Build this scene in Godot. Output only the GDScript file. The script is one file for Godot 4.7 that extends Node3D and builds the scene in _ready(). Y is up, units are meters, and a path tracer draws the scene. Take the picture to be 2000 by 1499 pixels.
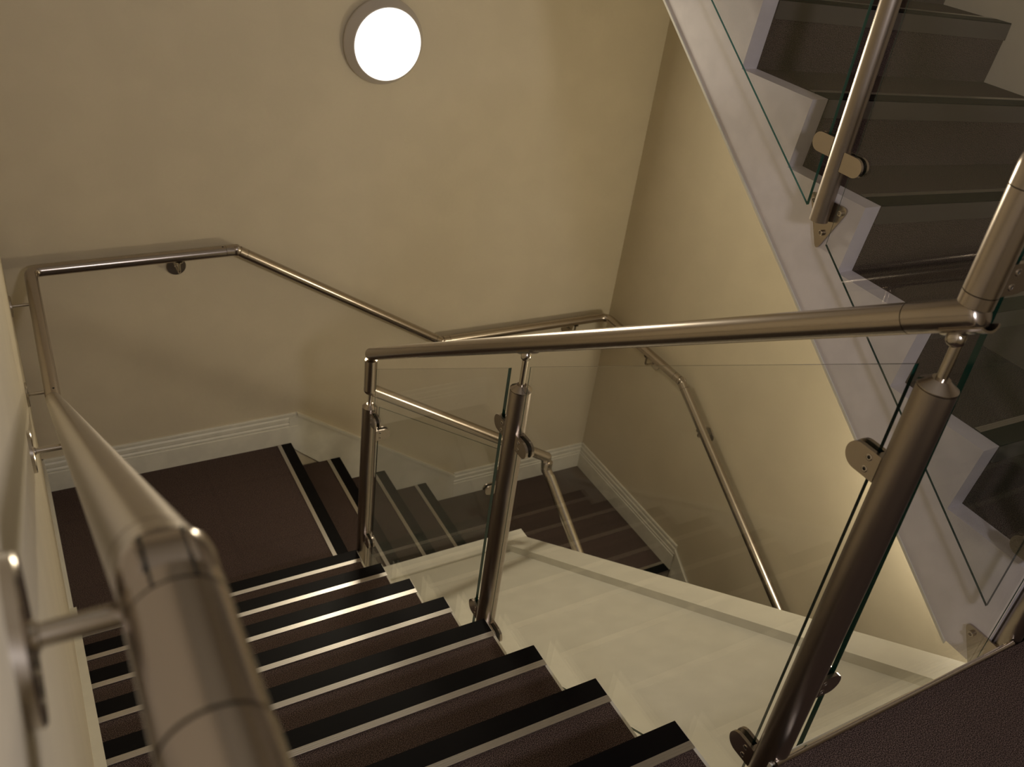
extends Node3D
# A carpeted stairwell: flight down on the left, quarter turn along the back wall, flight up on the right.
# x runs along the back wall, y up, z towards the viewer. y = 0 is the quarter landing by the back wall.

const R := 0.17          # riser of the lower flights
const RU := 0.186        # riser of the upper flight
const ZA := 1.0613       # last nosing of the descending flight
const GA := 0.271
const GB := 0.2733
const XB := 1.1625       # edge of the quarter landing
const GU := 0.2645
const ZU := 3.197        # first nosing of the upper flight
const L3 := 1.53         # level of the landing the viewer stands on
const RW := 3.121        # right wall
const ZF := 4.75         # front wall
const TOP := 5.2
const BOT := -2.25

const CAMP := Vector3(0.028389, 3.029426, 3.806200)
const CAMX := Vector3(0.872341, 0.122646, 0.473265)
const CAMY := Vector3(0.170429, 0.831015, -0.529497)
const CAMZ := Vector3(-0.458231, 0.542560, 0.704026)

var M := {}
var used := {}

# ---------------------------------------------------------------- helpers
func numbered(n: String) -> String:
	if not used.has(n):
		used[n] = 0
		return n
	used[n] += 1
	return "%s_%03d" % [n, used[n]]

func smat(c: Color, rough := 0.6, metal := 0.0) -> StandardMaterial3D:
	var m := StandardMaterial3D.new()
	m.albedo_color = c
	m.roughness = rough
	m.metallic = metal
	return m

func noise_tex(fr: float, sz: int, a: Color, b: Color, sd: int, normal := false, bump := 4.0, kind := FastNoiseLite.TYPE_SIMPLEX_SMOOTH) -> NoiseTexture2D:
	var n := FastNoiseLite.new()
	n.noise_type = kind
	n.frequency = fr
	n.seed = sd
	n.fractal_octaves = 3
	var t := NoiseTexture2D.new()
	t.width = sz
	t.height = sz
	t.seamless = true
	t.noise = n
	if normal:
		t.as_normal_map = true
		t.bump_strength = bump
	else:
		var g := Gradient.new()
		g.set_color(0, a)
		g.set_color(1, b)
		g.set_offset(0, 0.3)
		g.set_offset(1, 0.7)
		t.color_ramp = g
	return t

func tri_map(m: StandardMaterial3D, s: float) -> void:
	m.uv1_triplanar = true
	m.uv1_world_triplanar = true
	m.uv1_scale = Vector3(s, s, s)

func new_st(smooth := false) -> SurfaceTool:
	var st := SurfaceTool.new()
	st.begin(Mesh.PRIMITIVE_TRIANGLES)
	st.set_smooth_group(0 if smooth else 0xFFFFFFFF)
	return st

func tri(st: SurfaceTool, a: Vector3, b: Vector3, c: Vector3) -> void:
	st.add_vertex(a)
	st.add_vertex(c)
	st.add_vertex(b)

func quad(st: SurfaceTool, a: Vector3, b: Vector3, c: Vector3, d: Vector3) -> void:
	tri(st, a, b, c)
	tri(st, a, c, d)

func commit(st: SurfaceTool) -> ArrayMesh:
	st.generate_normals()
	return st.commit()

func put(called: String, mesh: Mesh, mat: Material, parent: Node = self, at := Transform3D()) -> MeshInstance3D:
	var o := MeshInstance3D.new()
	o.name = numbered(called) if parent == self else called
	o.mesh = mesh
	o.material_override = mat
	o.transform = at
	o.cast_shadow = GeometryInstance3D.SHADOW_CASTING_SETTING_ON
	parent.add_child(o, true)
	return o

func thing(called: String, label: String, category: String, at := Vector3.ZERO, group := "") -> Node3D:
	var o := Node3D.new()
	o.name = numbered(called)
	o.position = at
	add_child(o, true)
	o.set_meta("label", label)
	o.set_meta("category", category)
	if group != "":
		o.set_meta("group", group)
	return o

func struct(called: String, mesh: Mesh, mat: Material, label: String) -> MeshInstance3D:
	var o := put(called, mesh, mat)
	o.set_meta("kind", "structure")
	o.set_meta("label", label)
	o.set_meta("category", called.split("_")[0])
	return o

# box with chamfered edges
func box(st: SurfaceTool, a: Vector3, b: Vector3, r := 0.0) -> void:
	if r <= 0.0:
		var p := [Vector3(a.x, a.y, a.z), Vector3(b.x, a.y, a.z), Vector3(b.x, b.y, a.z), Vector3(a.x, b.y, a.z), Vector3(a.x, a.y, b.z), Vector3(b.x, a.y, b.z), Vector3(b.x, b.y, b.z), Vector3(a.x, b.y, b.z)]
		for f in [[4, 5, 6, 7], [1, 0, 3, 2], [5, 1, 2, 6], [0, 4, 7, 3], [7, 6, 2, 3], [0, 1, 5, 4]]:
			quad(st, p[f[0]], p[f[1]], p[f[2]], p[f[3]])
		return
	hull_box(st, a, b, r)

func hull_box(st: SurfaceTool, a: Vector3, b: Vector3, r: float) -> void:
	var c := (a + b) * 0.5
	var h := (b - a) * 0.5
	var hi := h - Vector3(r, r, r)
	for ax in 3:
		var u := (ax + 1) % 3
		var w := (ax + 2) % 3
		for s: float in [-1.0, 1.0]:
			var q := []
			for k in [[-1, -1], [1, -1], [1, 1], [-1, 1]]:
				var v := Vector3.ZERO
				v[ax] = s * h[ax]
				v[u] = k[0] * hi[u]
				v[w] = k[1] * hi[w]
				q.append(c + v)
			if s < 0:
				q.reverse()
			quad(st, q[0], q[1], q[2], q[3])
		for s1: float in [-1.0, 1.0]:
			for s2: float in [-1.0, 1.0]:
				var q2 := []
				for k2 in [[0, -1], [0, 1], [1, 1], [1, -1]]:
					var v2 := Vector3.ZERO
					v2[ax] = k2[1] * hi[ax]
					v2[u] = s1 * (h[u] if k2[0] == 0 else hi[u])
					v2[w] = s2 * (hi[w] if k2[0] == 0 else h[w])
					q2.append(c + v2)
				var n: Vector3 = (q2[1] - q2[0]).cross(q2[2] - q2[0])
				var out := Vector3.ZERO
				out[u] = s1
				out[w] = s2
				if n.dot(out) < 0:
					q2.reverse()
				quad(st, q2[0], q2[1], q2[2], q2[3])
	for sx: float in [-1.0, 1.0]:
		for sy: float in [-1.0, 1.0]:
			for sz: float in [-1.0, 1.0]:
				var e := [c + Vector3(sx * h.x, sy * hi.y, sz * hi.z), c + Vector3(sx * hi.x, sy * h.y, sz * hi.z), c + Vector3(sx * hi.x, sy * hi.y, sz * h.z)]
				if sx * sy * sz < 0:
					e.reverse()
				tri(st, e[0], e[1], e[2])

# extrudes a 2D outline; axis 0: outline is (z, y) pushed along x; axis 2: outline is (x, y) pushed along z; axis 1: (x, z) along y
func prism(st: SurfaceTool, pts: Array, axis: int, d0: float, d1: float) -> void:
	var poly := PackedVector2Array(pts)
	if Geometry2D.is_polygon_clockwise(poly):
		poly.reverse()
	var idx := Geometry2D.triangulate_polygon(poly)
	var lift := func(p: Vector2, d: float) -> Vector3:
		if axis == 0:
			return Vector3(d, p.y, p.x)
		if axis == 1:
			return Vector3(p.x, d, p.y)
		return Vector3(p.x, p.y, d)
	var flip := axis != 2
	for k in range(0, idx.size(), 3):
		var p0 := poly[idx[k]]
		var p1 := poly[idx[k + 1]]
		var p2 := poly[idx[k + 2]]
		if (p1 - p0).cross(p2 - p0) < 0:
			var t := p1
			p1 = p2
			p2 = t
		var a: Vector3 = lift.call(p0, d1)
		var b: Vector3 = lift.call(p1, d1)
		var c: Vector3 = lift.call(p2, d1)
		var a2: Vector3 = lift.call(p0, d0)
		var b2: Vector3 = lift.call(p1, d0)
		var c2: Vector3 = lift.call(p2, d0)
		if flip:
			tri(st, a, c, b)
			tri(st, a2, b2, c2)
		else:
			tri(st, a, b, c)
			tri(st, a2, c2, b2)
	for i in poly.size():
		var j := (i + 1) % poly.size()
		var q0: Vector3 = lift.call(poly[i], d0)
		var q1: Vector3 = lift.call(poly[j], d0)
		var q2: Vector3 = lift.call(poly[j], d1)
		var q3: Vector3 = lift.call(poly[i], d1)
		if flip:
			quad(st, q3, q2, q1, q0)
		else:
			quad(st, q0, q1, q2, q3)

# rounds the corners of a path
func bend(pts: Array, r: float, n := 8) -> Array:
	var out := [pts[0]]
	for i in range(1, pts.size() - 1):
		var p: Vector3 = pts[i]
		var a: Vector3 = (pts[i - 1] - p)
		var b: Vector3 = (pts[i + 1] - p)
		var d := minf(r, minf(a.length(), b.length()) * 0.49)
		var s := p + a.normalized() * d
		var e := p + b.normalized() * d
		for k in n + 1:
			var t := float(k) / n
			out.append(s.lerp(p, t).lerp(p.lerp(e, t), t))
	out.append(pts[-1])
	return out

# round tube along a path, smooth shaded, flat caps
func tube(st: SurfaceTool, pts: Array, r: float, seg := 32, caps := true) -> void:
	var t0: Vector3 = (pts[1] - pts[0]).normalized()
	var up := Vector3.UP if absf(t0.y) < 0.9 else Vector3.RIGHT
	var u := t0.cross(up).normalized()
	var rings := []
	for i in pts.size():
		var tan: Vector3
		if i == 0:
			tan = t0
		elif i == pts.size() - 1:
			tan = (pts[i] - pts[i - 1]).normalized()
		else:
			tan = ((pts[i] - pts[i - 1]).normalized() + (pts[i + 1] - pts[i]).normalized()).normalized()
		u = (u - tan * u.dot(tan)).normalized()
		var v := tan.cross(u)
		var stretch := 1.0
		var ring := []
		for k in seg:
			var an := TAU * k / seg
			ring.append(pts[i] + (u * cos(an) + v * sin(an)) * r * stretch)
		rings.append(ring)
	st.set_smooth_group(0)
	for i in rings.size() - 1:
		for k in seg:
			var k2 := (k + 1) % seg
			quad(st, rings[i][k], rings[i][k2], rings[i + 1][k2], rings[i + 1][k])
	if caps:
		st.set_smooth_group(1)
		for k in seg:
			var k2 := (k + 1) % seg
			tri(st, pts[0], rings[0][k2], rings[0][k])
			tri(st, pts[-1], rings[-1][k], rings[-1][k2])

# lathed profile of (radius, height) about an axis through `at`
func lathe(st: SurfaceTool, at: Vector3, axis: Vector3, prof: Array, seg := 32, smooth := false) -> void:
	axis = axis.normalized()
	var up := Vector3.UP if absf(axis.y) < 0.9 else Vector3.RIGHT
	var u := axis.cross(up).normalized()
	var v := axis.cross(u)
	for i in prof.size() - 1:
		st.set_smooth_group(0 if smooth else i + 2)
		for k in seg:
			var a0 := TAU * k / seg
			var a1 := TAU * (k + 1) / seg
			var d0 := u * cos(a0) + v * sin(a0)
			var d1 := u * cos(a1) + v * sin(a1)
			var p: Vector2 = prof[i]
			var q: Vector2 = prof[i + 1]
			var A := at + axis * p.y + d0 * p.x
			var B := at + axis * p.y + d1 * p.x
			var C := at + axis * q.y + d1 * q.x
			var D := at + axis * q.y + d0 * q.x
			if p.x > 1e-6:
				tri(st, A, B, C)
			if q.x > 1e-6:
				tri(st, A, C, D)

func rod(pts: Array, r: float, seg := 32) -> ArrayMesh:
	var st := new_st(true)
	tube(st, pts, r, seg)
	return commit(st)

# ---------------------------------------------------------------- scene
func _ready() -> void:
	camera_and_light()
	materials()
	setting()
	flight_down()
	flight_turn()
	flight_lower()
	flight_up()
	boxing()
	lamps()
	wall_rail()
	balustrade_down()
	balustrade_landing()
	balustrade_turn()
	balustrade_up()

func camera_and_light() -> void:
	var cam := Camera3D.new()
	cam.name = "camera"
	cam.transform = Transform3D(Basis(CAMX, CAMY, CAMZ), CAMP)
	cam.fov = 45.6835
	cam.near = 0.02
	var at := CameraAttributesPhysical.new()
	at.frustum_focal_length = 28.4877
	at.frustum_focus_distance = 2.3
	at.exposure_aperture = 6.3
	cam.attributes = at
	add_child(cam)
	cam.current = true
	var we := WorldEnvironment.new()
	we.name = "environment"
	var e := Environment.new()
	e.background_mode = Environment.BG_COLOR
	e.background_color = Color(0.02, 0.02, 0.02)
	e.tonemap_mode = Environment.TONE_MAPPER_LINEAR
	e.tonemap_exposure = 1.0
	e.sdfgi_enabled = true
	e.ssao_enabled = true
	e.ssil_enabled = true
	we.environment = e
	add_child(we)

func materials() -> void:
	var wall := smat(Color(0.80, 0.755, 0.66), 0.55)
	wall.albedo_texture = noise_tex(0.006, 512, Color(0.985, 0.985, 0.985), Color(1, 1, 1), 3)
	wall.normal_enabled = true
	wall.normal_texture = noise_tex(0.05, 512, Color.BLACK, Color.WHITE, 5, true, 1.5)
	wall.normal_scale = 0.12
	tri_map(wall, 1.0)
	M.wall = wall
	var white := smat(Color(0.87, 0.855, 0.80), 0.42)
	white.albedo_texture = noise_tex(0.012, 512, Color(0.97, 0.97, 0.97), Color(1, 1, 1), 9)
	tri_map(white, 1.4)
	M.white = white
	var cool_white := white.duplicate() as StandardMaterial3D
	cool_white.albedo_color = Color(0.87, 0.845, 0.86)
	M.white_cool = cool_white
	M.ceiling = smat(Color(0.86, 0.85, 0.82), 0.7)
	var carpet := smat(Color(1, 1, 1), 0.95)
	carpet.albedo_texture = noise_tex(0.16, 1024, Color(0.11, 0.088, 0.078), Color(0.49, 0.415, 0.39), 21)
	carpet.normal_enabled = true
	carpet.normal_texture = noise_tex(0.11, 1024, Color.BLACK, Color.WHITE, 22, true, 6.0)
	carpet.normal_scale = 0.35
	carpet.metallic_specular = 0.2
	tri_map(carpet, 2.2)
	M.carpet = carpet
	M.insert = smat(Color(0.045, 0.036, 0.042), 0.5)
	M.insert.metallic_specular = 0.22
	M.strip = smat(Color(0.80, 0.78, 0.75), 0.36, 1.0)
	M.front = smat(Color(0.42, 0.39, 0.37), 0.5, 0.6)
	M.steel = smat(Color(0.76, 0.73, 0.69), 0.2, 1.0)
	M.satin = smat(Color(0.70, 0.66, 0.62), 0.24, 1.0)
	M.post = smat(Color(0.66, 0.62, 0.58), 0.33, 1.0)
	M.bright = smat(Color(0.82, 0.79, 0.76), 0.2, 1.0)
	M.chrome = smat(Color(0.86, 0.84, 0.80), 0.12, 1.0)
	M.dark = smat(Color(0.05, 0.05, 0.05), 0.6)
	M.rubber = smat(Color(0.03, 0.03, 0.03), 0.8)
	var gl := smat(Color(0.12, 0.26, 0.19, 0.045), 0.02)
	gl.transparency = BaseMaterial3D.TRANSPARENCY_ALPHA
	gl.metallic_specular = 0.4
	M.glass = gl
	M.edge = smat(Color(0.03, 0.19, 0.155), 0.2)
	M.edge_light = smat(Color(0.24, 0.47, 0.43), 0.12)
	M.shade = smat(Color(0.78, 0.75, 0.72), 0.5)
	var glow := smat(Color(1, 1, 1), 0.4)
	glow.emission_enabled = true
	glow.emission = Color(1.0, 0.985, 0.96)
	glow.emission_energy_multiplier = 1.6
	M.glow = glow

func nose_a(z: float) -> float:
	return R + (z - ZA) * R / GA

func nose_u(z: float) -> float:
	return L3 + RU + (ZU - z) * RU / GU

# ---------------------------------------------------------------- the room
func setting() -> void:
	var st := new_st()
	box(st, Vector3(-0.2, BOT - 0.2, -0.2), Vector3(0, TOP + 0.2, ZF + 0.2))
	struct("wall_left", commit(st), M.wall, "cream painted side wall beside the descending flight and its handrail")
	st = new_st()
	box(st, Vector3(0, BOT - 0.2, -0.2), Vector3(RW, TOP + 0.2, 0))
	struct("wall_back", commit(st), M.wall, "cream painted back wall carrying the round lamp")
	st = new_st()
	box(st, Vector3(RW, BOT - 0.2, -0.2), Vector3(RW + 0.2, TOP + 0.2, ZF + 0.2))
	struct("wall_right", commit(st), M.wall, "cream painted wall seen beneath the rising flight")
	st = new_st()
	# lining that thickens the wall above the rising flight
	prism(st, [Vector2(3.3, 1.45), Vector2(0.0, 3.85), Vector2(0.0, TOP), Vector2(3.3, TOP)], 0, 2.841, RW)
	struct("wall_right", commit(st), M.wall, "pale wall lining at the far side of the rising flight")
	st = new_st()
	box(st, Vector3(0, BOT - 0.2, ZF), Vector3(RW, TOP + 0.2, ZF + 0.2))
	struct("wall_front", commit(st), M.wall, "cream painted wall behind the upper landing")
	st = new_st()
	box(st, Vector3(0, TOP, 0), Vector3(RW, TOP + 0.2, ZF))
	struct("ceiling", commit(st), M.ceiling, "white ceiling high above the stairwell")
	# landing the viewer stands on
	st = new_st()
	prism(st, [Vector2(0.0, 3.229), Vector2(1.14, 3.229), Vector2(1.14, 3.205), Vector2(1.93, 3.196), Vector2(RW, 3.196), Vector2(RW, ZF), Vector2(0, ZF)], 1, L3 - 0.22, L3)
	struct("floor", commit(st), M.carpet, "dark brown carpet of the upper landing in the near right corner")
	# quarter landing and half-turn landing
	st = new_st()
	box(st, Vector3(0, -0.2, 0), Vector3(XB, 0, ZA))
	var q := struct("floor", commit(st), M.carpet, "brown carpeted quarter landing in the back left corner")
	nosing_z(q, 0.017, ZA, XB, 0.0)
	st = new_st()
	box(st, Vector3(XB + 3 * GB, -4 * R - 0.2, 0), Vector3(RW, -4 * R, 1.044))
	var p := struct("floor", commit(st), M.carpet, "dark carpeted lower landing in the back right corner")
	nosing_x(p, XB + 3 * GB + 0.03, RW - 0.016, 1.044, -4 * R, -1.0)
	st = new_st()
	box(st, Vector3(0, BOT - 0.2, 0), Vector3(RW, BOT, ZF))
	struct("floor", commit(st), M.carpet, "carpeted floor at the foot of the stairwell")
	# rounded edge trim of the upper landing
	st = new_st(true)
	tube(st, [Vector3(1.15, L3, 3.2), Vector3(1.90, L3, 3.189)], 0.0065, 16)
	struct("trim_1", commit(st), M.bright, "bright rounded metal trim along the edge of the upper landing")
	st = new_st()
	box(st, Vector3(1.145, L3 - 0.21, 3.184), Vector3(1.896, L3 - 0.006, 3.196))
	struct("trim_2", commit(st), M.white, "white painted fascia below the edge of the upper landing")
	# skirtings
	var h := 0.187
	var prof := [Vector2(0, 0), Vector2(0.015, 0), Vector2(0.015, 0.106), Vector2(0.0095, 0.110), Vector2(0.0135, 0.116), Vector2(0.0135, 0.124), Vector2(0.008, 0.131), Vector2(0.012, 0.138), Vector2(0.012, 0.156), Vector2(0.006, 0.164), Vector2(0.0095, 0.170), Vector2(0.0095, 0.182), Vector2(0.007, h), Vector2(0, h)]
	var run := func(level: float) -> Array:
		return prof.map(func(v: Vector2) -> Vector2: return Vector2(v.x, v.y + level))
	st = new_st()
	prism(st, run.call(0.0), 0, 0.0, 1.205)
	struct("baseboard_back", commit(st), M.white, "moulded cream skirting on the back wall along the quarter landing")
	st = new_st()
	prism(st, run.call(-4 * R), 0, 2.18, RW)
	struct("baseboard_back", commit(st), M.white, "moulded cream skirting on the back wall along the lower landing")
	st = new_st()
	# raking board beside the turning steps
	var s := R / GB
	prism(st, [Vector2(1.19, -0.05), Vector2(1.16, 0.0), Vector2(1.16, 0.16), Vector2(1.205, 0.176), Vector2(2.18, 0.176 - 0.975 * 0.709), Vector2(2.18, -4 * R), Vector2(2.0, -4 * R - 0.1)], 2, 0.0, 0.014)
	prism(st, [Vector2(1.203, 0.189), Vector2(1.203, 0.172), Vector2(2.18, 0.172 - 0.977 * 0.709), Vector2(2.18, 0.189 - 0.977 * 0.709)], 2, 0.0, 0.020)
	struct("baseboard_back", commit(st), M.white, "plain cream raking board on the back wall beside the turning steps")
	st = new_st()
	prism(st, run.call(0.0).map(func(v: Vector2) -> Vector2: return v), 2, 0.0, 1.0)
	struct("baseboard_left", commit(st), M.white, "moulded cream skirting on the side wall of the quarter landing")
	st = new_st()
	prism(st, [Vector2(0.98, -0.02), Vector2(0.98, 0.187), Vector2(ZA, nose_a(ZA) + 0.03), Vector2(3.3, nose_a(3.3) + 0.03), Vector2(3.3, 1.3), Vector2(1.2, 0.0)], 0, 0.0, 0.02)
	prism(st, [Vector2(0.98, 0.187), Vector2(0.98, 0.175), Vector2(3.3, nose_a(3.3) + 0.02), Vector2(3.3, nose_a(3.3) + 0.04)], 0, 0.0, 0.026)
	struct("baseboard_left", commit(st), M.white, "cream raking skirting on the side wall along the descending flight")
	st = new_st()
	prism(st, run.call(-4 * R).map(func(v: Vector2) -> Vector2: return Vector2(RW - v.x, v.y)), 2, 0.0, 1.047)
	struct("baseboard_right", commit(st), M.white, "moulded cream skirting on the right wall of the lower landing")
	st = new_st()
	prism(st, [Vector2(1.047, -4 * R + 0.16), Vector2(1.047, -4 * R - 0.06), Vector2(3.2, -4 * R - 0.06 - 2.153 * 0.66), Vector2(3.2, -4 * R + 0.16 - 2.153 * 0.76)], 0, RW - 0.006, RW)
	prism(st, [Vector2(1.047, -4 * R + 0.16), Vector2(1.047, -4 * R + 0.135), Vector2(3.2, -4 * R + 0.135 - 2.153 * 0.76), Vector2(3.2, -4 * R + 0.16 - 2.153 * 0.76)], 0, RW - 0.018, RW)
	struct("baseboard_right", commit(st), M.white, "raking skirting on the right wall of the lowest flight")

# bar along x: a (z, y) rectangle at x0, the same rectangle moved by `skew` at x1
func bar(st: SurfaceTool, x0: float, x1: float, z0: float, y0: float, z1: float, y1: float, skew := Vector2.ZERO) -> void:
	loft(st, [Vector2(minf(z0, z1), y0), Vector2(maxf(z0, z1), y0), Vector2(maxf(z0, z1), y1), Vector2(minf(z0, z1), y1)], x0, x1, skew)

func loft(st: SurfaceTool, pts: Array, x0: float, x1: float, skew := Vector2.ZERO) -> void:
	# outline in (z, y), counter-clockwise seen from -x
	for i in pts.size():
		var p: Vector2 = pts[i]
		var q: Vector2 = pts[(i + 1) % pts.size()]
		quad(st, Vector3(x1, p.y + skew.y, p.x + skew.x), Vector3(x1, q.y + skew.y, q.x + skew.x), Vector3(x0, q.y, q.x), Vector3(x0, p.y, p.x))
		if i > 1:
			var o: Vector2 = pts[0]
			var m: Vector2 = pts[i - 1]
			tri(st, Vector3(x0, o.y, o.x), Vector3(x0, m.y, m.x), Vector3(x0, p.y, p.x))
			tri(st, Vector3(x1, o.y + skew.y, o.x + skew.x), Vector3(x1, p.y + skew.y, p.x + skew.x), Vector3(x1, m.y + skew.y, m.x + skew.x))

# nosing along x at edge z; `into` is the side of the edge the tread lies on
func nosing_x(parent: Node, x0: float, x1: float, z: float, y: float, into: float, skew := Vector2.ZERO) -> void:
	var st := new_st()
	var a := z + into * 0.0505
	bar(st, x0, x1, z - into * 0.004, y - 0.012, a, y + 0.003, skew)
	put("nosing_insert", commit(st), M.insert, parent)
	st = new_st()
	var b := z + into * 0.0695
	for k in 3:
		var c0 := a + into * (0.019 / 3.0) * k
		bar(st, x0, x1, c0, y - 0.01, c0 + into * 0.0057, y + 0.0035, skew)
	bar(st, x0, x1, a, y - 0.01, b, y + 0.0030, skew)
	put("metal_strip", commit(st), M.strip, parent)
	st = new_st()
	bar(st, x0, x1, z - into * 0.0045, y - 0.048, z - into * 0.0005, y - 0.0005, skew)
	put("nosing_front", commit(st), M.front, parent)

# nosing along z, edge faces +x
func nosing_z(parent: Node, z0: float, z1: float, x: float, y: float) -> void:
	var st := new_st()
	box(st, Vector3(x - 0.0505, y - 0.012, z0), Vector3(x + 0.004, y + 0.003, z1))
	put("nosing_insert", commit(st), M.insert, parent)
	st = new_st()
	box(st, Vector3(x - 0.0695, y - 0.01, z0), Vector3(x - 0.0505, y + 0.0035, z1))
	put("metal_strip", commit(st), M.strip, parent)
	st = new_st()
	box(st, Vector3(x + 0.0005, y - 0.048, z0), Vector3(x + 0.0045, y - 0.0005, z1))
	put("nosing_front", commit(st), M.front, parent)

# ---------------------------------------------------------------- stairs
func flight_down() -> void:
	var t := thing("stair_flight", "long dark brown carpeted flight with bright metal nosing strips descending along the left wall", "stairs")
	for k in range(1, 9):
		var z := ZA + (8 - k) * GA
		var y := (9 - k) * R
		var st := new_st()
		box(st, Vector3(0.02, y - R - 0.06, z), Vector3(1.132, y, z + GA + 0.03))
		var s := put("step", commit(st), M.carpet, t)
		nosing_x(s, 0.021, 1.137, z, y, 1.0)
	# the landing's own nosing closes the flight at the top
	var sn := new_st()
	box(sn, Vector3(0.02, L3 - 0.2, 3.22), Vector3(1.132, L3 + 0.0005, 3.26))
	var top := put("top_edge", commit(sn), M.carpet, t)
	nosing_x(top, 0.021, 1.137, ZA + 8 * GA, L3, 1.0)
	var pts := []
	for k in range(8, -1, -1):
		var z := ZA + (8 - k) * GA
		pts.append(Vector2(z, (8 - k) * R))
		pts.append(Vector2(z, (9 - k) * R - 0.001))
	pts.append(Vector2(3.26, L3 - 0.001))
	pts.append(Vector2(3.26, L3 - 0.42))
	pts.append(Vector2(ZA, -0.36))
	var st2 := new_st()
	prism(st2, pts, 0, 1.1325, 1.1405)
	put("string", commit(st2), M.white, t)

func flight_turn() -> void:
	var t := thing("stair_flight", "three short dark carpeted steps turning along the back wall between the two landings", "stairs")
	for j in range(1, 4):
		var x := XB + j * GB
		var st := new_st()
		box(st, Vector3(x - GB - 0.03, -j * R - R - 0.05, 0.014), Vector3(x, -j * R, 1.018))
		var s := put("step", commit(st), M.carpet, t)
		nosing_z(s, 0.015, 1.017, x, -j * R)

func flight_lower() -> void:
	var t := thing("stair_flight", "dark lowest flight dropping away below the back right landing", "stairs")
	for k in range(1, 9):
		var z := 1.044 + k * 0.262
		var y := -4 * R - k * 0.172
		var st := new_st()
		box(st, Vector3(2.03, y - 0.2, z - 0.262 - 0.02), Vector3(RW - 0.006, y, z))
		var s := put("step", commit(st), M.carpet, t)
		nosing_x(s, 2.031, RW - 0.007, z, y, -1.0)

func flight_up() -> void:
	var t := thing("stair_flight", "dark carpeted flight with grey nosings rising on the right behind glass", "stairs")
	for k in range(1, 10):
		var z := ZU - (k - 1) * GU
		var y := L3 + k * RU
		var st := new_st()
		var skew := Vector2(0.02, -0.006) * (k - 1)   # the old treads run slightly out of square
		loft(st, [Vector2(z - GU - 0.03, y - RU - 0.03), Vector2(z - 0.016, y - RU - 0.03), Vector2(z, y), Vector2(z - GU - 0.03, y)], 1.9537, 2.84, skew)
		var s := put("step", commit(st), M.carpet, t)
		nosing_x(s, 1.956, 2.84, z - 0.003, y, -1.0, skew)
	var pts := []
	pts.append(Vector2(3.055, 1.401))
	pts.append(Vector2(3.145, 1.401))
	pts.append(Vector2(3.145, L3 + RU))
	for k in range(2, 10):
		var z := ZU - (k - 1) * GU
		pts.append(Vector2(z - 0.016, L3 + (k - 1) * RU))
		pts.append(Vector2(z, L3 + k * RU + 0.001))
	pts.append(Vector2(0.80, L3 + 9 * RU))
	pts.append(Vector2(0.80, 1.39 + (3.07 - 0.80) * 0.722))
	var st2 := new_st()
	prism(st2, pts, 0, 1.898, 1.9535)
	# plaster bead along the lower arris
	put("string", commit(st2), M.white_cool, t)
	st2 = new_st()
	prism(st2, [Vector2(3.06, 1.391), Vector2(3.06, 1.400), Vector2(0.80, 1.39 + 2.27 * 0.722 + 0.009), Vector2(0.80, 1.39 + 2.27 * 0.722)], 0, 1.8945, 1.9)
	put("arris_bead", commit(st2), M.white, t)
	st2 = new_st()
	prism(st2, [Vector2(3.19, 1.31), Vector2(3.19, 1.42), Vector2(0.80, 1.39 + 2.27 * 0.722 + 0.12), Vector2(0.80, 1.39 + 2.27 * 0.722 + 0.005)], 0, 1.9635, RW - 0.002)
	put("soffit", commit(st2), M.white, t)
	# upper landing out of the frame
	var st3 := new_st()
	box(st3, Vector3(1.9, L3 + 9 * RU - 0.2, 0.0), Vector3(RW, L3 + 9 * RU, 0.80))
	struct("floor", commit(st3), M.carpet, "carpeted landing at the head of the rising flight")

func boxing() -> void:
	var t := thing("stairwell_panel", "white painted sloping panel with a raised border filling the well beside the descending steps", "panel")
	var y := func(z: float) -> float: return 0.108 + (z - 1.228) * 0.6545
	var st := new_st()
	prism(st, [Vector2(1.10, -0.03), Vector2(1.10, y.call(1.10) - 0.036), Vector2(3.19, y.call(3.19) - 0.036), Vector2(3.19, y.call(3.19) - 0.16)], 0, 1.1407, 1.838)
	put("sloping_face", commit(st), M.white, t)
	st = new_st()
	prism(st, [Vector2(1.147, -0.12), Vector2(1.147, y.call(1.147)), Vector2(3.19, y.call(3.19)), Vector2(3.19, y.call(3.19) - 0.35)], 0, 1.836, 1.962)
	put("raised_border", commit(st), M.white, t)
	st = new_st()
	box(st, Vector3(1.203, -0.75, 1.072), Vector3(1.985, -0.02, 1.10))
	box(st, Vector3(1.203, -0.1, 1.070), Vector3(1.985, 0.034, 1.150), 0.002)
	put("end_ledge", commit(st), M.white, t)

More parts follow.
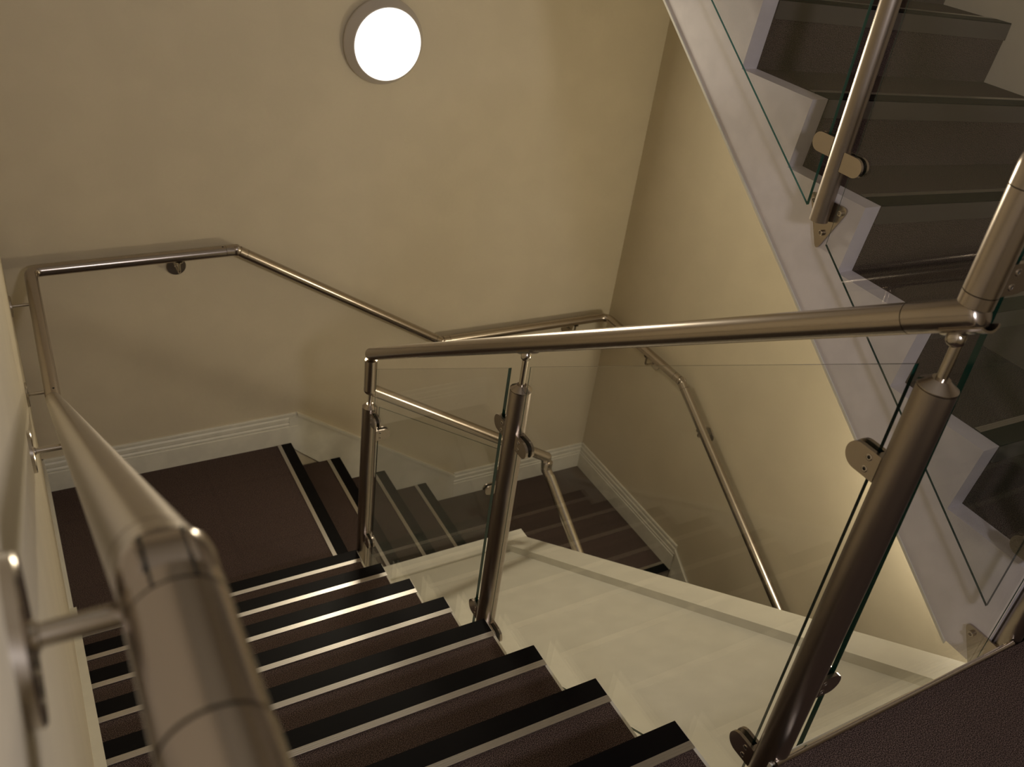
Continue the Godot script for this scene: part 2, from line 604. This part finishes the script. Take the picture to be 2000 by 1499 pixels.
# ---------------------------------------------------------------- lamps
func lamp(at: Vector3, turn: float, label: String, energy: float, tint: Color, wide := false) -> void:
	var t := thing("wall_lamp", label, "lamp", at)
	t.rotation.y = turn
	var st := new_st(true)
	lathe(st, Vector3.ZERO, Vector3(0, 0, 1), [Vector2(0, 0), Vector2(0.172, 0), Vector2(0.172, 0.006), Vector2(0.18, 0.008), Vector2(0.18, 0.02), Vector2(0.176, 0.028), Vector2(0.155, 0.064), Vector2(0.1515, 0.066), Vector2(0.0, 0.066)], 72)
	put("body", commit(st), M.shade, t)
	st = new_st(true)
	var prof := []
	for k in 9:
		var a := PI / 2 * k / 8.0
		prof.append(Vector2(0.151 * cos(a), 0.0655 + 0.012 * sin(a)))
	lathe(st, Vector3.ZERO, Vector3(0, 0, 1), prof, 72, true)
	put("diffuser", commit(st), M.glow, t)
	if wide:
		var o := OmniLight3D.new()
		o.name = "lamp_light"
		o.light_energy = energy
		o.light_color = tint
		o.light_size = 0.11
		o.omni_range = 12.0
		o.omni_attenuation = 2.0
		o.shadow_enabled = true
		o.position = Vector3(0, 0, 0.22)
		t.add_child(o)
		return
	var l := AreaLight3D.new()
	l.name = "lamp_light"
	l.area_size = Vector2(0.26, 0.26)
	l.area_normalize_energy = true
	l.light_energy = energy
	l.light_color = tint
	l.area_range = 12.0
	l.shadow_enabled = true
	l.position = Vector3(0, 0, 0.082)
	l.rotation.y = PI
	t.add_child(l)

func lamps() -> void:
	var warm := Color(1.0, 0.88, 0.66).linear_to_srgb()
	var cool := Color(0.98, 0.94, 1.0).linear_to_srgb()
	lamp(Vector3(1.59, 2.06, 0.0), 0.0, "round white wall lamp glowing on the back wall above the turning steps", 2.3, warm)
	lamp(Vector3(0.85, 3.3, ZF), PI, "round wall lamp on the wall behind the upper landing", 2.1, cool)
	lamp(Vector3(RW, 1.0, 2.52), -PI / 2, "round wall lamp on the right wall beneath the rising flight", 0.8, warm, true)

# ---------------------------------------------------------------- rails
const TR := 0.0242

# articulated tube joint: two collars, two cheeks and a tongue between them
func joint(parent: Node, p: Vector3, d0: Vector3, d1: Vector3, collar := 0.046) -> void:
	var side := d0.cross(d1).normalized()
	if d0.cross(d1).length() < 0.02:
		side = Vector3.RIGHT
	var st := new_st(true)
	tube(st, [p + d0.normalized() * collar, p + d0.normalized() * 0.012], TR, 32)
	tube(st, [p + d1.normalized() * 0.046, p + d1.normalized() * 0.012], TR, 32)
	for s: float in [-1.0, 1.0]:
		lathe(st, p + side * s * 0.0105, side * s, [Vector2(0, 0), Vector2(TR * 0.97, 0), Vector2(TR * 0.95, 0.003), Vector2(TR * 0.80, 0.0085), Vector2(TR * 0.5, 0.012), Vector2(0, 0.0135)], 32, true)
	lathe(st, p - side * 0.009, side, [Vector2(0, 0), Vector2(TR * 0.985, 0), Vector2(TR * 0.985, 0.018), Vector2(0, 0.018)], 32)
	var j := put("swivel_joint", commit(st), M.satin, parent)
	if collar < 0.03:
		# saw slots either side of the tongue
		var up := side.cross(d0.normalized()).normalized()
		if up.y < 0:
			up = -up
		for s: float in [-1.0, 1.0]:
			var sl := new_st()
			box(sl, Vector3(-0.0008, 0.004, -0.012), Vector3(0.0008, 0.02245, collar))
			put("slot", commit(sl), M.dark, j, Transform3D(Basis(up.cross(d0.normalized()), up, d0.normalized()), p + side * s * 0.0097))

# wall bracket: rosette on the wall, arm out and up to the saddle under the tube
func bracket(parent: Node, wall_at: Vector3, out: Vector3, rail_at: Vector3) -> void:
	var st := new_st(true)
	lathe(st, wall_at, out, [Vector2(0, 0), Vector2(0.042, 0), Vector2(0.042, 0.006), Vector2(0.0405, 0.0075), Vector2(0.0, 0.0078)], 40)
	lathe(st, wall_at, out, [Vector2(0.008, 0.006), Vector2(0.008, 0.010), Vector2(0.005, 0.011)], 24)
	var b := put("bracket_plate", commit(st), M.steel, parent)
	var foot := Vector3(rail_at.x, wall_at.y, rail_at.z)
	st = new_st(true)
	tube(st, bend([wall_at + out * 0.006, foot, rail_at - Vector3(0, TR - 0.002, 0)], 0.022), 0.006, 16)
	put("bracket_arm", commit(st), M.steel, b)
	st = new_st(true)
	lathe(st, rail_at - Vector3(0, TR + 0.004, 0), Vector3.UP, [Vector2(0, 0), Vector2(0.018, 0), Vector2(0.018, 0.005), Vector2(0, 0.005)], 24)
	put("saddle", commit(st), M.steel, b)

func wall_rail() -> void:
	var t := thing("wall_handrail", "round brushed steel handrail bracketed to the walls, running from near left round the corner", "handrail")
	var j1 := Vector3(0.0685, 2.697, 3.475)
	var j2 := Vector3(0.077, 1.182, 1.02)
	var c1 := Vector3(0.093, 1.182, 0.08)
	var j3 := Vector3(0.913, 1.184, 0.08)
	var j4 := Vector3(1.968, 0.530, 0.08)
	var c2 := Vector3(3.045, 0.512, 0.08)
	var j5 := Vector3(3.042, 0.515, 0.807)
	var e := Vector3(3.042, 0.515 - 2.4 * 0.655, 3.207)
	var cut := func(a: Vector3, b: Vector3, g0: float, g1: float) -> Array:
		var d := (b - a).normalized()
		return [a + d * g0, b - d * g1]
	put("rail", rod(cut.call(Vector3(0.066, 2.70, 4.5), j1, 0.0, 0.097), TR, 48), M.satin, t)
	# sleeve with its two seams near the viewer
	put("sleeve", rod([j1 + Vector3(-0.0005, 0.0005, 0.0955), j1 + Vector3(0, 0, 0.0235)], TR, 48), M.satin, t)
	put("rail", rod(cut.call(j1, j2, 0.0475, 0.0), TR, 48), M.satin, t)
	put("rail", rod(bend([j2, c1, j3 - Vector3(0.0475, 0, 0)], 0.045), TR, 40), M.satin, t)
	put("rail", rod(cut.call(j3, j4, 0.0475, 0.0475), TR, 40), M.satin, t)
	put("rail", rod(bend([j4 + Vector3(0.0475, 0, 0), c2, j5 - Vector3(0, 0, 0.0475)], 0.06), TR, 40), M.satin, t)
	put("rail", rod(cut.call(j5, e, 0.0475, 0.0), TR, 40), M.satin, t)
	joint(t, j1, Vector3(0, 0, 1), j2 - j1, 0.022)
	joint(t, j3, Vector3(-1, 0, 0), j4 - j3)
	joint(t, j4, j3 - j4, Vector3(1, 0, 0))
	joint(t, j5, Vector3(0, 0, -1), e - j5)
	# grub screw dots on the bends
	for p in [j2 + Vector3(0.006, TR - 0.001, -0.03), j3 + Vector3(-0.06, TR - 0.0005, 0.003), j5 + Vector3(-0.004, TR - 0.001, -0.05)]:
		var ss := new_st(true)
		lathe(ss, p, Vector3.UP, [Vector2(0.0035, 0), Vector2(0.0035, 0.0012), Vector2(0, 0.0012)], 12)
		put("grub_screw", commit(ss), M.dark, t)
	var line := func(a: Vector3, b: Vector3, axis: int, v: float) -> Vector3:
		return a.lerp(b, (v - a[axis]) / (b[axis] - a[axis]))
	for k: Vector2 in [Vector2(3.46, 0.028), Vector2(2.20, 0.058), Vector2(0.90, 0.045), Vector2(0.24, 0.06)]:
		var r: Vector3 = Vector3(0.068, 2.697, k.x)
		if k.x < 1.0:
			r = line.call(c1, j2, 2, k.x)
		elif k.x < 3.4:
			r = line.call(j2, j1, 2, k.x)
		bracket(t, Vector3(0, r.y - k.y, k.x), Vector3.RIGHT, r)
	bracket(t, Vector3(0.665, 1.10, 0), Vector3(0, 0, 1), Vector3(0.665, 1.183, 0.08))
	bracket(t, Vector3(2.83, 0.435, 0), Vector3(0, 0, 1), Vector3(2.83, 0.516, 0.08))
	bracket(t, Vector3(RW, 0.43, 0.50), Vector3.LEFT, Vector3(3.0435, 0.5135, 0.50))
	for z: float in [1.03, 2.3]:
		var r3: Vector3 = line.call(j5, e, 2, z)
		bracket(t, Vector3(RW, r3.y - 0.07, z), Vector3.LEFT, r3)

# a standing post with chamfered cap, pin and (optionally) a saddle under the rail
func post(parent: Node, x: float, z: float, y0: float, y1: float, r: float, pin_to: float, slope := Vector3.ZERO) -> MeshInstance3D:
	var st := new_st(true)
	lathe(st, Vector3(x, y0, z), Vector3.UP, [Vector2(0, 0), Vector2(r, 0), Vector2(r, y1 - y0 - 0.016)], 48)
	var o := put("post", commit(st), M.post, parent)
	st = new_st(true)
	lathe(st, Vector3(x, y1 - 0.0155, z), Vector3.UP, [Vector2(r - 0.0006, -0.001), Vector2(r, 0.001), Vector2(r, 0.0025), Vector2(r * 0.45, 0.0155), Vector2(0, 0.0155)], 48)
	put("cap", commit(st), M.satin, o)
	st = new_st(true)
	tube(st, [Vector3(x, y1 - 0.002, z), Vector3(x, pin_to, z)], 0.0082, 20)
	put("pin", commit(st), M.steel, o)
	if slope != Vector3.ZERO:
		var d := slope.normalized()
		var c := Vector3(x, pin_to, z) - (d * 0.006 if y1 > 2.3 else Vector3.ZERO)
		st = new_st(true)
		lathe(st, c - Vector3(0, 0.020, 0), Vector3.UP, [Vector2(0, 0), Vector2(0.010, 0.001), Vector2(0.0135, 0.006), Vector2(0.0135, 0.018), Vector2(0.008, 0.024)], 24, true)
		# curved plate hugging the tube
		var side := d.cross(Vector3.UP).normalized()
		var dn := side.cross(d).normalized()
		if dn.y > 0:
			dn = -dn
		var ax := c + Vector3(0, TR + 0.006, 0)
		st.set_smooth_group(0xFFFFFFFF)
		for k in 8:
			var q := []
			for kk in [k, k + 1]:
				var an := deg_to_rad(-48.0 + 12.0 * kk)
				var rad := dn * cos(an) + side * sin(an)
				q.append([ax + rad * (TR + 0.0003), ax + rad * (TR + 0.0038)])
			for hw: float in [1.0]:
				var e := d * 0.034 * hw
				quad(st, q[0][1] - e, q[1][1] - e, q[1][1] + e, q[0][1] + e)
				quad(st, q[0][0] - e, q[0][1] - e, q[0][1] + e, q[0][0] + e)
				quad(st, q[1][1] - e, q[1][0] - e, q[1][0] + e, q[1][1] + e)
				quad(st, q[0][0] + e, q[0][1] + e, q[1][1] + e, q[1][0] + e)
				quad(st, q[1][0] - e, q[1][1] - e, q[0][1] - e, q[0][0] - e)
		put("saddle", commit(st), M.steel, o)
	return o

# D-shaped glass clamp reaching from the post along `dir`; plates lie either side of the pane
func clamp_on(parent: Node, at: Vector3, dir: Vector3, r: float, bolted := true) -> void:
	var o: MeshInstance3D = null
	for s: float in [-1.0, 1.0]:
		var st := new_st()
		var pts := [Vector2(0.0, -0.0245), Vector2(0.04, -0.0245)]
		for k in 13:
			var a := -PI / 2 + PI * k / 12.0
			pts.append(Vector2(0.04 + 0.0245 * cos(a), 0.0245 * sin(a)))
		pts.append(Vector2(0.0, 0.0245))
		prism(st, pts, 2, 0.006, 0.0135)
		var bs := Basis(dir, Vector3.UP, dir.cross(Vector3.UP))
		if s < 0:
			bs = Basis(dir, -Vector3.UP, -dir.cross(Vector3.UP))
		var tr := Transform3D(bs, at + dir * (r - 0.002))
		if o == null:
			# spacer block against the post
			box(st, Vector3(0.0, -0.0245, -0.0062), Vector3(0.011, 0.0245, 0.0062))
			var m := commit(st)
			o = put("clamp", m, M.satin, parent, tr)
			var g := new_st()
			box(g, Vector3(0.012, -0.018, 0.0048), Vector3(0.056, 0.018, 0.0062))
			put("gasket", commit(g), M.rubber, o)
			if bolted:
				screws(o, 0.0135)
		else:
			var m2 := commit(st)
			# the twin plate is turned half round about the pane's own line
			put("cover_plate", m2, M.satin, o, o.transform.affine_inverse() * tr)
			if bolted:
				screws(o, 0.0135, o.transform.affine_inverse() * tr)

func screws(o: Node, face: float, tr := Transform3D()) -> void:
	for y: float in [-0.0115, 0.0115]:
		var st := new_st(true)
		lathe(st, Vector3(0.020, y, face - 0.001), Vector3(0, 0, 1), [Vector2(0.0058, 0), Vector2(0.0058, 0.0016), Vector2(0.0044, 0.0022), Vector2(0.0030, 0.0020), Vector2(0.0028, 0.0012)], 20)
		put("screw", commit(st), M.bright, o, tr)
		st = new_st(true)
		lathe(st, Vector3(0.020, y, face - 0.001), Vector3(0, 0, 1), [Vector2(0.0030, 0.0002), Vector2(0.0030, 0.0013), Vector2(0, 0.0013)], 6)
		put("screw_socket", commit(st), M.dark, o, tr)

# pane in the plane x = at (outline in z, y) or z = at (outline in x, y)
func pane(parent: Node, outline: Array, axis: int, at: float, rim: Material = null) -> void:
	var poly := PackedVector2Array(outline)
	var hw := 0.005
	var st := new_st()
	var lift := func(p: Vector2, d: float) -> Vector3:
		return Vector3(d, p.y, p.x) if axis == 0 else Vector3(p.x, p.y, d)
	for s: float in [-1.0, 1.0]:
		var idx := Geometry2D.triangulate_polygon(poly)
		for k in range(0, idx.size(), 3):
			var a: Vector3 = lift.call(poly[idx[k]], at + s * hw)
			var b: Vector3 = lift.call(poly[idx[k + 1]], at + s * hw)
			var c: Vector3 = lift.call(poly[idx[k + 2]], at + s * hw)
			var want := Vector3.ZERO
			want[axis] = s
			if (b - a).cross(c - a).dot(want) > 0:
				tri(st, a, b, c)
			else:
				tri(st, a, c, b)
	var g := put("glass_panel", commit(st), M.glass, parent)
	st = new_st()
	var mid := 0.0
	for v in poly:
		mid += v.x / poly.size()
	for i in poly.size():
		var j := (i + 1) % poly.size()
		var w := hw * 0.7          # fine arris
		if absf(poly[i].x - poly[j].x) < 0.05:
			var near_end := (poly[i].x > mid) if axis == 0 else (poly[i].x < mid)
			w = hw if near_end else hw * 0.2
		quad(st, lift.call(poly[i], at - w), lift.call(poly[j], at - w), lift.call(poly[j], at + w), lift.call(poly[i], at + w))
	var e := put("glass_edge", commit(st), rim if rim else M.edge, g)
	e.set_meta("label", "dark green polished edge of the pane")

# triangular plate that bolts a post to the side of a string; `s` = which way it faces along x
func side_plate(parent: Node, x: float, c: Vector2, s: float) -> void:
	var pts := []
	var corners := [Vector2(-0.075, 0.105), Vector2(0.062, 0.105), Vector2(0.0, -0.036)]
	for i in 3:
		var p: Vector2 = corners[i]
		var a: Vector2 = (corners[(i + 2) % 3] - p).normalized()
		var b: Vector2 = (corners[(i + 1) % 3] - p).normalized()
		for k in 7:
			var tt := k / 6.0
			var q := (p + a * 0.022).lerp(p, tt).lerp(p.lerp(p + b * 0.022, tt), tt)
			pts.append(c + q)
	var st := new_st()
	prism(st, pts, 0, minf(x, x + s * 0.006), maxf(x, x + s * 0.006))
	var o := put("fixing_plate", commit(st), M.satin, parent)
	for v in [Vector2(0.004, 0.018), Vector2(-0.048, 0.088), Vector2(0.042, 0.088)]:
		st = new_st(true)
		lathe(st, Vector3(x + s * 0.006, c.y + v.y, c.x + v.x), Vector3(s, 0, 0), [Vector2(0.0075, 0), Vector2(0.0075, 0.007), Vector2(0.0065, 0.008), Vector2(0.0042, 0.008), Vector2(0.004, 0.004), Vector2(0, 0.004)], 20)
		put("bolt", commit(st), M.steel, o)

func balustrade_down() -> void:
	var t := thing("glass_balustrade", "glass balustrade with steel posts and sloping steel handrail beside the long descending flight", "balustrade")
	var X := 1.17
	var ry := func(z: float) -> float: return nose_a(z) + 1.012
	var d := Vector3(0, R, GA).normalized()
	var lo := Vector3(X, ry.call(1.052), 1.052)
	var hi := Vector3(X, ry.call(3.172), 3.172)
	put("rail", rod([lo, hi - d * 0.098], TR, 48), M.satin, t)
	var hs := new_st(true)
	tube(hs, [hi - d * 0.0965, hi + d * 0.010], TR, 48, false)
	lathe(hs, hi + d * 0.010, d, [Vector2(TR, 0), Vector2(TR * 0.93, 0.006), Vector2(TR * 0.7, 0.010), Vector2(0, 0.0115)], 48, true)
	put("sleeve", commit(hs), M.satin, t)
	# rounded knuckle at the foot, with the short upright dropping to the turning rail
	var st := new_st(true)
	sphere(st, lo, TR * 1.002)
	put("knuckle", commit(st), M.satin, t)
	put("upright", rod([lo - Vector3(0, 0.026, 0), Vector3(X, 1.015, 1.055)], TR, 40), M.satin, t)
	post(t, X, 1.060, -0.12, 0.95, 0.03, 0.995)
	post(t, X, 2.100, 0.655, 1.705, 0.03, ry.call(2.10) - TR - 0.006, d)
	post(t, X, 3.172, 1.362, 2.40, 0.03, ry.call(3.172) - TR - 0.006, d)
	var lip := 0.13
	pane(t, [Vector2(1.108, nose_a(1.108) - lip), Vector2(2.032, nose_a(2.032) - lip), Vector2(2.032, nose_a(2.032) + 0.937), Vector2(1.108, nose_a(1.108) + 0.942)], 0, X)
	pane(t, [Vector2(2.130, nose_a(2.130) - lip), Vector2(3.128, nose_a(3.128) - lip), Vector2(3.128, nose_a(3.128) + 0.932), Vector2(2.130, nose_a(2.130) + 0.939)], 0, X)
	var B := Vector3(0, 0, -1)
	var F := Vector3(0, 0, 1)
	clamp_on(t, Vector3(X, 0.905, 1.06), F, 0.03)
	clamp_on(t, Vector3(X, 0.27, 1.06), F, 0.03)
	for y: float in [1.535, 0.79]:
		clamp_on(t, Vector3(X, y, 2.10), B, 0.03)
		clamp_on(t, Vector3(X, y, 2.10), F, 0.03)
	for y: float in [2.212, 1.468]:
		clamp_on(t, Vector3(X, y, 3.172), B, 0.03)

func sphere(st: SurfaceTool, c: Vector3, r: float) -> void:
	var prof := []
	for k in 17:
		var a := -PI / 2 + PI * k / 16.0
		prof.append(Vector2(r * cos(a), r * sin(a)))
	lathe(st, c, Vector3.UP, prof, 32, true)

func balustrade_landing() -> void:
	var t := thing("glass_balustrade", "glass guard with a tall steel upright across the edge of the upper landing at right", "balustrade")
	var X := 1.17
	var Z := 3.172
	var y0 := nose_a(Z) + 1.012
	put("sleeve", rod([Vector3(X, y0 + 0.016, Z), Vector3(X, y0 + 0.034, Z)], TR, 48), M.satin, t)
	put("upright", rod([Vector3(X, y0 + 0.0355, Z), Vector3(X, 2.69, Z)], TR, 48), M.satin, t)
	put("rail", rod(bend([Vector3(X, 2.6915, Z), Vector3(X, 2.735, Z), Vector3(1.86, 2.76, 3.15)], 0.03), TR, 40), M.satin, t)
	pane(t, [Vector2(1.252, 1.42), Vector2(1.808, 1.42), Vector2(1.80, 2.64), Vector2(1.215, 2.64)], 2, 3.174)
	clamp_on(t, Vector3(X, 2.560, Z), Vector3.RIGHT, 0.024)
	clamp_on(t, Vector3(X, 1.705, Z), Vector3.RIGHT, 0.03)

func balustrade_turn() -> void:
	var t := thing("glass_balustrade", "lower glass balustrade with steel rail seen through the nearer pane, along the turning steps", "balustrade")
	var Z := 1.052
	var sl := R / GB
	var a := Vector3(1.17, 1.015, Z)
	var b := Vector3(2.072, 0.44, Z)
	var st := new_st(true)
	sphere(st, a, TR * 1.002)
	put("knuckle", commit(st), M.satin, t)
	put("rail", rod([a, b], TR, 40), M.satin, t)
	st = new_st(true)
	sphere(st, b, TR * 1.002)
	put("knuckle", commit(st), M.satin, t)
	var c := Vector3(2.076, 0.385, 1.058)
	put("upright", rod([b - Vector3(0, 0.006, 0), c], TR, 32), M.satin, t)
	var e := c + Vector3(0.0, -2.0 * 0.64, 2.0)
	joint(t, c - Vector3(0, 0.012, -0.006), Vector3(0, 1, 0), e - c)
	put("rail", rod([c + (e - c).normalized() * 0.05, e], TR, 40), M.steel, t)
	post(t, 1.84, 1.045, -0.75, 0.44, 0.024, 0.44 + 0.12)
	var gt := func(x: float) -> float: return 0.921 - (x - 1.209) * 0.617
	pane(t, [Vector2(1.214, gt.call(1.214) - 0.98), Vector2(1.795, gt.call(1.795) - 0.98), Vector2(1.795, gt.call(1.795)), Vector2(1.214, gt.call(1.214))], 2, 1.052)
	clamp_on(t, Vector3(1.17, 0.785, 1.052), Vector3.RIGHT, 0.03)
	clamp_on(t, Vector3(1.84, 0.33, 1.052), Vector3.LEFT, 0.024)

func balustrade_up() -> void:
	var t := thing("glass_balustrade", "glass balustrade with slim steel posts bolted to the white side of the rising flight", "balustrade")
	var X := 1.87
	var ry := func(z: float) -> float: return nose_u(z) + 1.0
	put("rail", rod([Vector3(X, ry.call(3.15), 3.15), Vector3(X, ry.call(0.85), 0.85)], TR, 40), M.satin, t)
	var d := Vector3(0, -RU, GU)
	post(t, X, 2.300, 2.20, ry.call(2.3) - 0.12, 0.024, ry.call(2.3) - TR - 0.006, d)
	post(t, 1.921, 3.1705, 1.42, 2.40, 0.024, ry.call(3.152) - TR - 0.006, d)
	side_plate(t, 1.8975, Vector2(2.302, 2.148), -1.0)
	side_plate(t, 1.8975, Vector2(3.155, 1.392), -1.0)
	var bot1 := func(z: float) -> float: return 2.222 + (2.252 - z) * 0.703
	pane(t, [Vector2(0.9, bot1.call(0.9)), Vector2(2.250, 2.2225), Vector2(2.250, nose_u(2.250) + 0.93), Vector2(0.9, nose_u(0.9) + 0.93)], 0, X, M.edge_light)
	pane(t, [Vector2(2.348, 2.153), Vector2(3.112, 1.588), Vector2(3.112, nose_u(3.112) + 0.93), Vector2(2.348, nose_u(2.348) + 0.93)], 0, X)
	var B := Vector3(0, 0, -1)
	var F := Vector3(0, 0, 1)
	clamp_on(t, Vector3(X, 2.388, 2.3), B, 0.024, false)
	clamp_on(t, Vector3(X, 2.365, 2.3), F, 0.024, false)
	clamp_on(t, Vector3(1.884, 1.775, 3.172), B, 0.024, false)
	clamp_on(t, Vector3(X, 3.0, 2.3), B, 0.024, false)
	clamp_on(t, Vector3(X, 3.0, 2.3), F, 0.024, false)
